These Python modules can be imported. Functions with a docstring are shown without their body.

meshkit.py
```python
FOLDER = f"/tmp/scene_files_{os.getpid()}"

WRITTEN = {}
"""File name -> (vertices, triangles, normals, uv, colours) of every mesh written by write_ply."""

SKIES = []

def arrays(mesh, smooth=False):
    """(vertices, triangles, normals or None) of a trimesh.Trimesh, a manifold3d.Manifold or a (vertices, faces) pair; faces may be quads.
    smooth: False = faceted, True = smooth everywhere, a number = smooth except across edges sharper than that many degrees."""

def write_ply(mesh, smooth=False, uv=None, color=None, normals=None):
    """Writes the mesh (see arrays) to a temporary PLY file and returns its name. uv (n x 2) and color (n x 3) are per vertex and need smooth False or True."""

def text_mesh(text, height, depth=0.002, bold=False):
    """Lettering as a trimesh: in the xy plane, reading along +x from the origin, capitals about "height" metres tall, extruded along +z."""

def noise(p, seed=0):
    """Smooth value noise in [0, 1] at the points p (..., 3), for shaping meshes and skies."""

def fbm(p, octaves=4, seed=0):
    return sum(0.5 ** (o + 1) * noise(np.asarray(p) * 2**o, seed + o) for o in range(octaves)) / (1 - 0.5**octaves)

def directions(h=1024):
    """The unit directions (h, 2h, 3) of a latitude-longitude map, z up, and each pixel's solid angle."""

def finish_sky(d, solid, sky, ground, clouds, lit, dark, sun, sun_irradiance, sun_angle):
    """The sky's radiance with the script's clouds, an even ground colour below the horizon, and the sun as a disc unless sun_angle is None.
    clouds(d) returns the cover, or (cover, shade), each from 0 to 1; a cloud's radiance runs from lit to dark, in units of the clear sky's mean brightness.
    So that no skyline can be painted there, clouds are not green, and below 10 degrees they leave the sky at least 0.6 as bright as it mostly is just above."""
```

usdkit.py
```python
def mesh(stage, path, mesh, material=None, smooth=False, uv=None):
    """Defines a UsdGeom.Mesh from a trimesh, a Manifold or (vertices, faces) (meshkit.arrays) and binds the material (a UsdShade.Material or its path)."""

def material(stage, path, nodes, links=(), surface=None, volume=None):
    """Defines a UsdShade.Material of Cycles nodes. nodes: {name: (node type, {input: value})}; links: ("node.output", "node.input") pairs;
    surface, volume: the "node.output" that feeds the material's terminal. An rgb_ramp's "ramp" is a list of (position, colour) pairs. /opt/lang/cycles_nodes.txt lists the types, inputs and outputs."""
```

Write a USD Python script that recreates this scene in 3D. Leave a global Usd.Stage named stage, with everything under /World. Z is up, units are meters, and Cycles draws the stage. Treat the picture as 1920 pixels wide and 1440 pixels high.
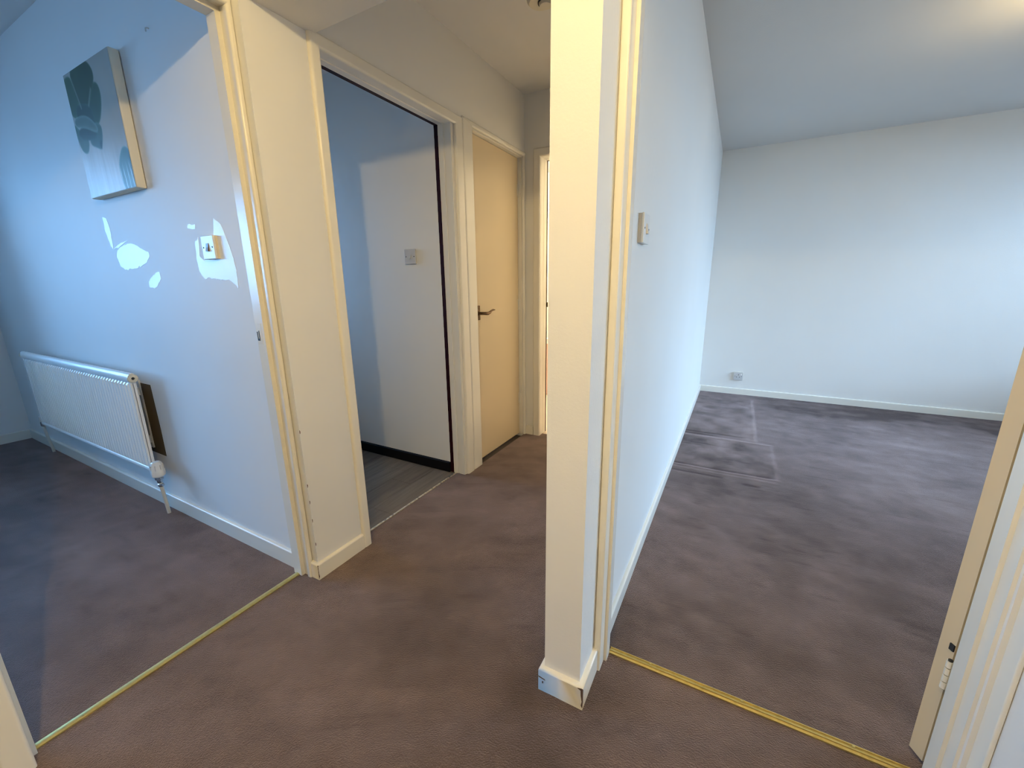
import math
import numpy as np
import trimesh
import shapely.geometry as sg
from shapely import affinity
import manifold3d as m3
import usdkit
import meshkit
from pxr import Usd, UsdGeom, UsdLux, UsdShade, Gf, Sdf, Vt

stage = Usd.Stage.CreateInMemory()
UsdGeom.SetStageUpAxis(stage, UsdGeom.Tokens.z)
UsdGeom.SetStageMetersPerUnit(stage, 1.0)
UsdGeom.Xform.Define(stage, '/World')
UsdGeom.Scope.Define(stage, '/World/Looks')

# ------------------------------------------------------------------ camera
EYE = 1.155
YAW, PITCH, ROLL, FPX = math.radians(28.624), math.radians(13.744), math.radians(-0.675), 766.4
fw = np.array([-math.sin(YAW) * math.cos(PITCH), math.cos(YAW) * math.cos(PITCH), -math.sin(PITCH)])
r0 = np.array([math.cos(YAW), math.sin(YAW), 0.0])
u0 = np.cross(r0, fw)
rt = r0 * math.cos(ROLL) + u0 * math.sin(ROLL)
up = -r0 * math.sin(ROLL) + u0 * math.cos(ROLL)
cam = UsdGeom.Camera.Define(stage, '/World/camera')
cam.CreateHorizontalApertureAttr(36.0)
cam.CreateVerticalApertureAttr(27.0)
cam.CreateFocalLengthAttr(36.0 * FPX / 1920)
cam.CreateClippingRangeAttr(Gf.Vec2f(0.02, 100))
M = Gf.Matrix4d(1)
for i, v in enumerate((rt, up, -fw)):
    M.SetRow(i, Gf.Vec4d(*map(float, v), 0))
M.SetRow(3, Gf.Vec4d(0, 0, EYE, 1))
cam.AddTransformOp().Set(M)
cam.CreateExposureAttr(0.0)

# ------------------------------------------------------------------ light
WARM = (1.0, 0.735, 0.335)
SKY = (0.20, 0.51, 1.0)                  # deep blue overcast light on the living-room side
SKY_BED = (0.46, 0.70, 1.0)
LIVING_DAY, BEDROOM_DAY, KITCHEN_DAY = 20.5, 27.5, 4.4
HALL_LAMP, BED_LAMP, BATH_LAMP = 1620.0, 150.0, 700.0

dome = UsdLux.DomeLight.Define(stage, '/World/sky')
dome.CreateIntensityAttr(0.5)
dome.CreateColorAttr(Gf.Vec3f(0.62, 0.78, 1.0))


def rect_light(name, centre, normal, w, h, level, color=SKY):
    """Daylight in a window opening: an overcast sky seen through it."""
    n = np.array(normal, float)
    z = -n / np.linalg.norm(n)
    x = np.cross([0, 0, 1.0], z)
    x /= np.linalg.norm(x)
    y = np.cross(z, x)
    l = UsdLux.RectLight.Define(stage, '/World/' + name)
    l.CreateWidthAttr(w)
    l.CreateHeightAttr(h)
    l.CreateIntensityAttr(level)
    l.CreateColorAttr(Gf.Vec3f(*color))
    m = Gf.Matrix4d(1)
    for i, v in enumerate((x, y, z)):
        m.SetRow(i, Gf.Vec4d(*map(float, v), 0))
    m.SetRow(3, Gf.Vec4d(*map(float, centre), 1))
    l.AddTransformOp().Set(m)


def sphere_light(name, c, r, level, color=WARM):
    l = UsdLux.SphereLight.Define(stage, '/World/' + name)
    l.CreateRadiusAttr(r)
    l.CreateIntensityAttr(level)
    l.CreateColorAttr(Gf.Vec3f(*color))
    l.AddTranslateOp().Set(Gf.Vec3d(*c))


LIV_WIN = (-1.9, 0.28, 0.80, 2.10)      # y0 y1 z0 z1 on the far living-room wall
BED_WIN = (2.35, 4.60, 0.62, 2.10)       # on the right bedroom wall
KIT_WIN = (1.20, 1.85, 1.00, 2.10)
LAMP = (-0.15, -0.24, 2.155)
BEDLAMP = (1.22, 2.85, 2.10)
# overcast sky seen through each window: a big bright patch standing well outside and above the horizon
rect_light('daylight_living_room', (-7.6, -1.4, 3.1), (1, 0, -0.45), 7.0, 4.6, LIVING_DAY)
rect_light('daylight_bedroom', (5.8, 3.5, 3.6), (-1, 0, -0.45), 7.0, 4.6, BEDROOM_DAY, SKY_BED)
rect_light('daylight_kitchen', (-5.0, 1.5, 2.6), (1, 0, -0.35), 3.0, 3.0, KITCHEN_DAY)
sphere_light('lamp_glow_hall', LAMP, 0.030, HALL_LAMP)
sphere_light('lamp_glow_bedroom', BEDLAMP, 0.04, BED_LAMP)
sphere_light('lamp_glow_bathroom', (-1.60, 3.50, 2.22), 0.06, BATH_LAMP, (1.0, 0.80, 0.50))

# ------------------------------------------------------------------ materials


def mat(name, nodes, links, surface='p.BSDF'):
    return usdkit.material(stage, '/World/Looks/' + name, nodes, links, surface=surface)


def paint(name, color, rough, bump=0.15, scale=90.0, vary=0.04, spec=0.5, dirt=0.0, coat=0.0):
    c2 = tuple(x * (1 - vary) for x in color)
    nodes = {
        'g': ('geometry', {}),
        'n': ('noise_texture', {'scale': 1.6, 'detail': 3.0}),
        'f': ('noise_texture', {'scale': scale, 'detail': 3.0, 'roughness': 0.6}),
        'r': ('rgb_ramp', {'ramp': [(0.3, c2), (0.7, color)]}),
        'b': ('bump', {'strength': bump, 'distance': 0.002}),
        'p': ('principled_bsdf', {'roughness': rough, 'specular_ior_level': spec, 'coat_weight': coat, 'coat_roughness': 0.15}),
    }
    links = [('g.position', 'n.vector'), ('g.position', 'f.vector'), ('n.fac', 'r.fac'), ('f.fac', 'b.height'),
             ('b.normal', 'p.normal')]
    if dirt:
        nodes['d'] = ('noise_texture', {'scale': 38.0, 'detail': 5.0, 'roughness': 0.7})
        nodes['dr'] = ('rgb_ramp', {'ramp': [(0.0, (0, 0, 0)), (0.70, (0, 0, 0)), (0.80, (dirt, dirt, dirt))]})
        nodes['dm'] = ('mix', {'mix_type': 'mix', 'color2': (0.30, 0.22, 0.15)})
        links += [('g.position', 'd.vector'), ('d.fac', 'dr.fac'), ('dr.color', 'dm.fac'), ('r.color', 'dm.color1'), ('dm.color', 'p.base_color')]
    else:
        links += [('r.color', 'p.base_color')]
    return mat(name, nodes, links)


WALL = paint('wall_paint', (0.80, 0.79, 0.76), 0.55, 0.22, 120.0, 0.03)
SATIN = paint('satin_wall_paint', (0.80, 0.80, 0.79), 0.55, 0.10, 60.0, 0.03, spec=0.25)
CEIL = paint('ceiling_paint', (0.74, 0.73, 0.71), 0.8, 0.25, 160.0, 0.03)
GLOSS = paint('gloss_woodwork_paint', (0.82, 0.79, 0.71), 0.26, 0.03, 30.0, 0.04, dirt=0.2)
MAGNOLIA = paint('magnolia_door_paint', (0.68, 0.56, 0.38), 0.52, 0.06, 40.0, 0.04)
FILLER = paint('filler_gloss_paint', (0.90, 0.91, 0.92), 0.36, 0.35, 70.0, 0.03, spec=0.45)
MAROON = paint('dark_maroon_paint', (0.020, 0.002, 0.004), 0.5, 0.05, spec=0.15)
BLACK = paint('black_skirting_paint', (0.006, 0.005, 0.005), 0.6, 0.05, spec=0.12)
GAPSHADE = paint('gap_shade_brown', (0.085, 0.060, 0.030), 0.9, 0.2)  # brown wall tone, darkened to carry the shade behind the radiator
BAREWOOD = paint('bare_chipped_wood', (0.10, 0.055, 0.035), 0.8, 0.0)
ENAMEL = paint('radiator_enamel', (0.84, 0.84, 0.82), 0.28, 0.03)
PLASTIC = paint('white_plastic', (0.80, 0.80, 0.78), 0.32, 0.0)
GREYPLASTIC = paint('greyed_plastic', (0.60, 0.59, 0.58), 0.35, 0.0)
CREAM_PLASTIC = paint('cream_plastic', (0.72, 0.66, 0.52), 0.4, 0.0)
DARKSLOT = paint('dark_recess', (0.02, 0.02, 0.022), 0.6, 0.0)
BROWNDOLLY = paint('brown_plastic', (0.12, 0.08, 0.06), 0.3, 0.0)
CREAMPIPE = paint('painted_pipe', (0.78, 0.74, 0.64), 0.3, 0.0)
PINK = paint('pink_bath_panel', (0.72, 0.46, 0.40), 0.3, 0.0)
TILE = paint('bathroom_wall_paint', (0.86, 0.83, 0.76), 0.3, 0.05)
BATHFLOOR = paint('bathroom_vinyl', (0.72, 0.62, 0.54), 0.4, 0.05)
SUBFLOOR = paint('screed', (0.10, 0.08, 0.07), 0.9, 0.0)
CANVAS_EDGE = paint('canvas_edge', (0.80, 0.74, 0.60), 0.7, 0.3, 700.0)


def metal(name, color, rough, bump=0.0):
    return mat(name, {'g': ('geometry', {}), 'n': ('noise_texture', {'scale': 60.0, 'detail': 3.0}),
                      'rr': ('map_range', {'from_min': 0.3, 'from_max': 0.7, 'to_min': rough * 0.7, 'to_max': rough * 1.4}),
                      'p': ('principled_bsdf', {'base_color': color, 'metallic': 1.0})},
               [('g.position', 'n.vector'), ('n.fac', 'rr.value'), ('rr.result', 'p.roughness')])


BRASS = metal('polished_brass', (0.66, 0.54, 0.22), 0.55)
ALU = metal('aluminium_strip', (0.86, 0.80, 0.66), 0.34)
CHROME = metal('chrome', (0.62, 0.62, 0.62), 0.18)
BRONZE = metal('dark_bronze', (0.10, 0.065, 0.04), 0.34)
GLASS = mat('window_glass', {'t': ('transparent_bsdf', {'color': (0.97, 0.98, 0.98)}), 'gl': ('glossy_bsdf', {'roughness': 0.02, 'color': (1, 1, 1)}),
                            'fr': ('fresnel', {'IOR': 1.45}), 'm': ('mix_closure', {})},
            [('fr.fac', 'm.fac'), ('t.BSDF', 'm.closure1'), ('gl.BSDF', 'm.closure2')], surface='m.closure')
BULB = mat('lit_bulb', {'e': ('emission', {'color': WARM, 'strength': 40.0})}, [], surface='e.emission')


def carpet_mat(name, base):
    dark = tuple(c * 0.50 for c in base)
    lite = tuple(c * 1.60 for c in base)
    return mat(name, {
        'g': ('geometry', {}), 'a': ('attribute', {'attribute': 'pile'}),
        'f': ('noise_texture', {'scale': 250.0, 'detail': 3.0, 'roughness': 0.7}),
        'f2': ('noise_texture', {'scale': 34.0, 'detail': 4.0, 'roughness': 0.65}),
        'r': ('rgb_ramp', {'ramp': [(0.33, dark), (0.5, base), (0.69, lite)]}),
        'mx': ('mix', {'mix_type': 'multiply', 'fac': 1.0}),
        's': ('combine_color', {}), 'sh': ('mix', {'mix_type': 'multiply', 'fac': 1.0, 'color2': (0.76, 0.63, 0.66)}),
        'ad': ('math', {'math_type': 'multiply_add', 'value2': 0.75, 'value3': 0.0}),
        'ad2': ('math', {'math_type': 'multiply_add', 'value2': 0.25}),
        'b': ('bump', {'strength': 0.9, 'distance': 0.006}),
        'b2': ('bump', {'strength': 0.22, 'distance': 0.007}),
        'p': ('principled_bsdf', {'roughness': 0.95, 'specular_ior_level': 0.12, 'sheen_weight': 0.62, 'sheen_roughness': 0.55}),
    }, [('g.position', 'f.vector'), ('g.position', 'f2.vector'), ('f.fac', 'ad.value1'), ('f2.fac', 'ad2.value1'), ('ad.value', 'ad2.value3'),
        ('ad2.value', 'r.fac'), ('s.color', 'sh.color1'), ('sh.color', 'p.sheen_tint'), ('a.fac', 's.r'), ('a.fac', 's.g'), ('a.fac', 's.b'), ('r.color', 'mx.color1'), ('s.color', 'mx.color2'),
        ('mx.color', 'p.base_color'), ('f2.fac', 'b2.height'), ('b2.normal', 'b.normal'), ('f.fac', 'b.height'), ('b.normal', 'p.normal')])


CARPET = carpet_mat('brown_carpet', (0.084, 0.056, 0.043))


def wood_mat(name, c1, c2, off):
    return mat(name, {'g': ('geometry', {}), 'mp': ('mapping', {'scale': (26.0, 2.2, 4.0), 'location': (off, off * 0.7, 0)}),
                      'n': ('noise_texture', {'scale': 1.0, 'detail': 6.0, 'roughness': 0.65, 'distortion': 0.6}),
                      'r': ('rgb_ramp', {'ramp': [(0.3, c1), (0.72, c2)]}),
                      'p': ('principled_bsdf', {'roughness': 0.55, 'specular_ior_level': 0.3})},
               [('g.position', 'mp.vector'), ('mp.vector', 'n.vector'), ('n.fac', 'r.fac'), ('r.color', 'p.base_color')])


PLANK = [wood_mat('vinyl_plank_a', (0.105, 0.080, 0.055), (0.190, 0.150, 0.105), 0.0), wood_mat('vinyl_plank_b', (0.080, 0.062, 0.046), (0.155, 0.122, 0.090), 3.1),
         wood_mat('vinyl_plank_c', (0.12, 0.095, 0.068), (0.21, 0.17, 0.125), 7.7)]

# ------------------------------------------------------------------ helpers
used = {}


def numbered(parent, name):
    k = (parent, name)
    n = used.get(k, -1) + 1
    used[k] = n
    return name if n == 0 else '%s_%03d' % (name, n)


def data(prim, label=None, category=None, group=None, kind=None):
    for k, v in (('label', label), ('category', category), ('group', group), ('kind', kind)):
        if v:
            prim.SetCustomDataByKey(k, v)
    return prim


def xform(name, loc=(0, 0, 0), parent='/World', **kw):
    p = parent if isinstance(parent, str) else str(parent.GetPath())
    x = UsdGeom.Xform.Define(stage, p + '/' + numbered(p, name))
    x.AddTranslateOp().Set(Gf.Vec3d(*map(float, loc)))
    return data(x.GetPrim(), **kw)


def world_loc(prim):
    return np.array(UsdGeom.XformCache().GetLocalToWorldTransform(prim).ExtractTranslation())


def obj(name, mesh, material, parent='/World', smooth=30, **kw):
    """mesh is given in world coordinates and re-based to the parent's origin."""
    p = parent if isinstance(parent, str) else str(parent.GetPath())
    if hasattr(mesh, 'to_mesh'):
        q = mesh.to_mesh()
        mesh = trimesh.Trimesh(q.vert_properties[:, :3], q.tri_verts, process=False)
    if not isinstance(parent, str):
        mesh = mesh.copy()
        mesh.apply_translation(-world_loc(parent))
    g = usdkit.mesh(stage, p + '/' + numbered(p, name), mesh, material, smooth=smooth)
    return data(g.GetPrim(), **kw)


def cat(*ms):
    return trimesh.util.concatenate([m for m in ms])


def box(x0, x1, y0, y1, z0, z1):
    m = trimesh.creation.box((x1 - x0, y1 - y0, z1 - z0))
    m.apply_translation(((x0 + x1) / 2, (y0 + y1) / 2, (z0 + z1) / 2))
    return m


def rbox(x0, x1, y0, y1, z0, z1, r=0.003, seg=8):
    """Box with rounded edges: hull of eight spheres."""
    s = [m3.Manifold.sphere(r, seg).translate((x, y, z)) for x in (x0 + r, x1 - r) for y in (y0 + r, y1 - r) for z in (z0 + r, z1 - r)]
    q = m3.Manifold.batch_hull(s).to_mesh()
    return trimesh.Trimesh(q.vert_properties[:, :3], q.tri_verts, process=False)


def slab(x0, x1, y0, y1, z0, z1, *holes):
    m = m3.Manifold.cube((x1 - x0, y1 - y0, z1 - z0)).translate((x0, y0, z0))
    for h in holes:
        m = m - m3.Manifold.cube((h[1] - h[0], h[3] - h[2], h[5] - h[4])).translate((h[0], h[2], h[4]))
    q = m.to_mesh()
    return trimesh.Trimesh(q.vert_properties[:, :3], q.tri_verts, process=False)


def cyl(p0, p1, r, r1=None, n=24):
    p0, p1 = np.array(p0, float), np.array(p1, float)
    h = np.linalg.norm(p1 - p0)
    r1 = r if r1 is None else r1
    prof = np.array([[0, 0], [r, 0], [r1, h], [0, h]])
    m = trimesh.creation.revolve(prof, sections=n)
    m.apply_transform(trimesh.geometry.align_vectors([0, 0, 1], (p1 - p0) / h))
    m.apply_translation(p0)
    return m


def lathe(prof, origin, axis=(0, 0, 1), n=32):
    m = trimesh.creation.revolve(np.array(prof, float), sections=n)
    m.apply_transform(trimesh.geometry.align_vectors([0, 0, 1], axis))
    m.apply_translation(origin)
    return m


def prism(poly, z0, z1):
    m = trimesh.creation.extrude_polygon(poly, z1 - z0, engine='earcut')
    m.apply_translation((0, 0, z0))
    return m


def sweep(rings):
    """Closed solid from a list of equal-length rings (k, 3)."""
    rings = [np.asarray(r, float) for r in rings]
    k = len(rings[0])
    v = np.vstack(rings)
    f = []
    for i in range(len(rings) - 1):
        for j in range(k):
            a, b = i * k + j, i * k + (j + 1) % k
            f += [[a, b, b + k], [a, b + k, a + k]]
    cap = lambda o, flip: [[o, o + j + 1, o + j] if flip else [o, o + j, o + j + 1] for j in range(1, k - 1)]
    def ear(base, ring):
        # flat polygon caps by earcut in the ring's own plane
        c = ring.mean(0)
        _, _, vt = np.linalg.svd(ring - c)
        p2 = (ring - c) @ vt[:2].T
        import mapbox_earcut
        t = mapbox_earcut.triangulate_float64(p2, np.array([k], np.uint32)).reshape(-1, 3)
        return (t + base).tolist()
    try:
        f += ear(0, rings[0]) + ear((len(rings) - 1) * k, rings[-1])
    except Exception:
        f += cap(0, True) + cap((len(rings) - 1) * k, False)
    m = trimesh.Trimesh(v, f, process=True)
    trimesh.repair.fix_normals(m)
    return m


def tube(points, radii, n=14):
    p = np.asarray(points, float)
    t = np.gradient(p, axis=0)
    t /= np.linalg.norm(t, axis=1, keepdims=True)
    a = np.cross(t, [0.0, 0.13, 0.99])
    a /= np.linalg.norm(a, axis=1, keepdims=True)
    b = np.cross(t, a)
    ang = np.arange(n) * 2 * np.pi / n
    radii = np.broadcast_to(radii, (len(p),))
    return sweep([p[i] + radii[i] * (np.cos(ang)[:, None] * a[i] + np.sin(ang)[:, None] * b[i]) for i in range(len(p))])


def arc(cx, cy, r, a0, a1, n=5):
    return [(cx + r * math.cos(math.radians(a)), cy + r * math.sin(math.radians(a))) for a in np.linspace(a0, a1, n)]


def frame(prof_l, prof_h, prof_r, s0, s1, zt, plane, z0=0.0):
    """Left leg, head and right leg round a door opening, mitred. A profile is a list of (o, n): o = outwards from the opening's edge,
    n = coordinate across the wall. plane 'x': wall normal is x and s runs along y; plane 'y': the other way round."""
    w = (lambda s, n, z: (n, s, z)) if plane == 'x' else (lambda s, n, z: (s, n, z))
    ln = len(prof_l)
    left = sweep([[w(s0 - o, n, z0) for o, n in prof_l], [w(s0 - o, n, zt + oh) for (o, n), (oh, _) in zip(prof_l, prof_h)]])
    head = sweep([[w(s0 - ol, n, zt + o) for (o, n), (ol, _) in zip(prof_h, prof_l)], [w(s1 + orr, n, zt + o) for (o, n), (orr, _) in zip(prof_h, prof_r)]])
    right = sweep([[w(s1 + o, n, z0) for o, n in prof_r], [w(s1 + o, n, zt + oh) for (o, n), (oh, _) in zip(prof_r, prof_h)]])
    return left, head, right


def arch_profile(o0, o1, n0, n1, r=0.006):
    """Architrave: flat back at n0, rounded face at n1."""
    d = 1 if n1 > n0 else -1
    r = min(r, abs(n1 - n0) * 0.8, (o1 - o0) * 0.45)
    pts = [(o0, n0)]
    pts += [(x, n1 - d * r + d * (y)) for x, y in [(o0 + r - r * math.cos(a), r * math.sin(a)) for a in np.linspace(0, math.pi / 2, 5)]]
    pts += [(x, n1 - d * r + d * (y)) for x, y in [(o1 - r + r * math.sin(a), r * math.cos(a)) for a in np.linspace(0, math.pi / 2, 5)]]
    pts += [(o1, n0)]
    return pts


def skirting(path, depth=0.014, height=0.068, z0=0.0, r=0.008, closed_ends=True):
    """Skirting board along a floor polyline; it stands off to the LEFT of the walking direction, mitred at the corners."""
    prof = [(0, 0), (depth, 0), (depth, height - r)] + [(depth - r + r * math.cos(a), height - r + r * math.sin(a)) for a in np.linspace(0.3, math.pi / 2, 4)] + [(0, height)]
    P = np.array(path, float)
    D = np.diff(P, axis=0)
    D /= np.linalg.norm(D, axis=1, keepdims=True)
    N = np.stack([-D[:, 1], D[:, 0]], 1)
    out = []
    for i in range(len(P)):
        if i == 0:
            m = N[0]
        elif i == len(P) - 1:
            m = N[-1]
        else:
            m = N[i - 1] + N[i]
            m = m / (m @ N[i])
        out.append([(P[i][0] + m[0] * d, P[i][1] + m[1] * d, z0 + z) for d, z in prof])
    return sweep(out)


CEILING = 2.37
XL, XP0, XP1, YP = -1.385, -0.384, -0.278, 0.882     # hall left wall, partition faces, near face of pillar and of the kitchen wall
BACK_Y = 4.79

# ------------------------------------------------------------------ shell: walls


def wall(name, mesh, material=WALL, **kw):
    return obj(name, mesh, material, smooth=False, kind='structure', **kw)


w_rad = wall('wall_radiator_side', slab(-4.88, XL, YP, 1.104, -0.02, CEILING), SATIN, label='satin white wall behind the radiator, ending in the narrow strip between two doorways')
wall('wall_hall_left', slab(-1.475, XL, 1.104, 2.86, -0.02, CEILING, (-2, 0, 1.125, 1.937, -1, 1.985), (-2, 0, 2.098, 2.722, -1, 1.998)), WALL, label='hall wall over the kitchen doorway and the cupboard door')
wall('wall_kitchen', slab(-3.5, -1.497, 1.92, 2.04, -0.02, CEILING), WALL, label='white kitchen wall with a light switch, seen through the doorway')
wall('wall_kitchen_window', slab(-3.64, -3.5, 1.104, 2.04, -0.02, CEILING, (-4, 0, *KIT_WIN)), WALL)
wall('wall_cupboard', cat(slab(-2.2, -2.1, 2.04, 2.86, -0.02, CEILING), slab(-2.1, -1.475, 2.76, 2.86, -0.02, CEILING)), WALL)
wall('wall_hall_end', slab(-1.475, XP0, 2.75, 2.862, -0.02, CEILING, (-1.276, -0.48, 0, 9, -1, 2.0)), WALL, label='hall end wall beside the bathroom doorway')
w_part = wall('wall_partition', slab(XP0, XP1, YP, BACK_Y, -0.02, CEILING), WALL, label='partition wall whose end is the pillar between hall and bedroom')
wall('wall_bedroom_back', slab(XP0, 3.1, BACK_Y, 4.92, -0.02, CEILING), WALL, label='blank white far wall of the empty bedroom')
wall('wall_bedroom_window', slab(3.0, 3.14, 1.085, BACK_Y, -0.02, CEILING, (0, 9, *BED_WIN)), WALL)
wall('wall_bedroom_door', slab(XP1, 3.1, 1.012, 1.085, -0.02, CEILING, (-0.2775, 0.512, 0, 9, -1, 1.985)), WALL)
wall('wall_lobby_right', slab(0.53, 0.64, -2.6, 1.012, -0.02, CEILING), WALL, label='white wall at the right edge beside the bedroom doorway')
wall('wall_lobby_back', slab(-1.52, 0.64, -2.7, -2.6, -0.02, CEILING), WALL)
wall('wall_living_room_door', slab(-1.506, -1.417, -2.6, YP, -0.02, CEILING, (-2, 0, 0.082, 2, -1, 1.985)), WALL)
wall('wall_living_room_window', slab(-5.0, -4.88, -3.0, 1.104, -0.02, CEILING, (-6, 0, *LIV_WIN)), WALL, label='white window wall at the far left of the living room')
wall('wall_living_room_back', slab(-5.0, -1.417, -3.1, -3.0, -0.02, CEILING), WALL)
wall('wall_living_room_side', slab(-1.506, -1.417, -3.0, -2.7, -0.02, CEILING), WALL)
wall('wall_bathroom', cat(slab(-2.34, -2.24, 2.862, 4.66, -0.02, CEILING), slab(-2.34, XP0, 4.64, 4.74, -0.02, CEILING)), TILE)
obj('beam', slab(XL, XP0, YP, 1.13, 1.998, CEILING), CEIL, smooth=False, kind='structure', label='white bulkhead crossing the hall between left wall and pillar')

# ceilings
for nm, b, lb in (('ceiling_hall', (XL, XP0, 1.13, 2.75), 'dim ceiling of the hall passage with a smoke alarm'), ('ceiling_lobby', (-1.417, 0.53, -2.6, YP), None),
                  ('ceiling_bedroom', (XP1, 3.0, 1.085, BACK_Y), 'white bedroom ceiling'), ('ceiling_living_room', (-4.88, -1.506, -3.0, YP), 'white living-room ceiling at top left'),
                  ('ceiling_kitchen', (-3.5, -1.475, 1.104, 1.92), None), ('ceiling_bathroom', (-2.2, XP0, 2.862, 4.6), None)):
    obj(nm, slab(b[0] - 0.04, b[1] + 0.04, b[2] - 0.03, b[3] + 0.03, CEILING, CEILING + 0.12), CEIL, smooth=False, kind='structure', label=lb)

# ------------------------------------------------------------------ floors
rng = np.random.default_rng(7)


def pile_field(x, y, seed, streak):
    """How the pile lies: combed patches and streaks, lighter or darker by its direction."""
    p = np.stack([x, y, np.zeros_like(x)], -1)
    warp = 0.25 * (meshkit.fbm(p * 2.1 + 11, 3, seed + 5) - 0.5)
    ca, sa = math.cos(streak), math.sin(streak)
    a, b = ca * x + sa * y, -sa * x + ca * y
    q = np.stack([a * 2.2 + warp * 3, b * 11 + warp * 9, np.zeros_like(x)], -1)
    s = 0.9 + 0.26 * (meshkit.fbm(q, 4, seed) - 0.5) + 0.40 * (meshkit.fbm(p * 2.4, 4, seed + 9) - 0.5) + 0.24 * (meshkit.fbm(p * 14, 3, seed + 3) - 0.5)
    t = np.stack([a * 4 + warp * 4, b * 70 + warp * 20, np.zeros_like(x)], -1)
    cut = meshkit.fbm(t, 2, seed + 21)
    s -= 0.10 * np.clip((cut - 0.76) / 0.1, 0, 1)
    return s


def carpet(name, rects, step, seed, streak, extra=None, contrast=1.3, **kw):
    V, F, A, base = [], [], [], 0
    for x0, x1, y0, y1 in rects:
        nx, ny = max(2, int((x1 - x0) / step)), max(2, int((y1 - y0) / step))
        gx, gy = np.meshgrid(np.linspace(x0, x1, nx), np.linspace(y0, y1, ny), indexing='ij')
        s = pile_field(gx, gy, seed, streak)
        z = 0.0022 * (meshkit.fbm(np.stack([gx * 17, gy * 17, gx * 0], -1), 2, seed + 31) - 0.55)
        z = z + 0.003 * (s - 0.95)
        if extra is not None:
            z, s = extra(gx, gy, z, s)
        s = np.clip(0.97 + (s - 0.92) * contrast, 0.45, 1.7)
        V.append(np.stack([gx, gy, z], -1).reshape(-1, 3))
        A.append(s.reshape(-1))
        i, j = np.meshgrid(np.arange(nx - 1), np.arange(ny - 1), indexing='ij')
        a = (i * ny + j).reshape(-1) + base
        F.append(np.stack([a, a + ny, a + ny + 1], 1))
        F.append(np.stack([a, a + ny + 1, a + 1], 1))
        base += nx * ny
    m = trimesh.Trimesh(np.vstack(V), np.vstack(F), process=False)
    g = usdkit.mesh(stage, '/World/' + numbered('/World', name), m, CARPET, smooth=True)
    UsdGeom.PrimvarsAPI(g).CreatePrimvar('pile', Sdf.ValueTypeNames.FloatArray, 'vertex').Set(Vt.FloatArray.FromNumpy(np.concatenate(A).astype(np.float32)))
    data(g.GetPrim(), **kw)
    return g


def band(v, c, w):
    return np.exp(-((v - c) / w) ** 2)


def smooth01(v, a, b):
    t = np.clip((v - a) / (b - a), 0, 1)
    return t * t * (3 - 2 * t)


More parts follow.
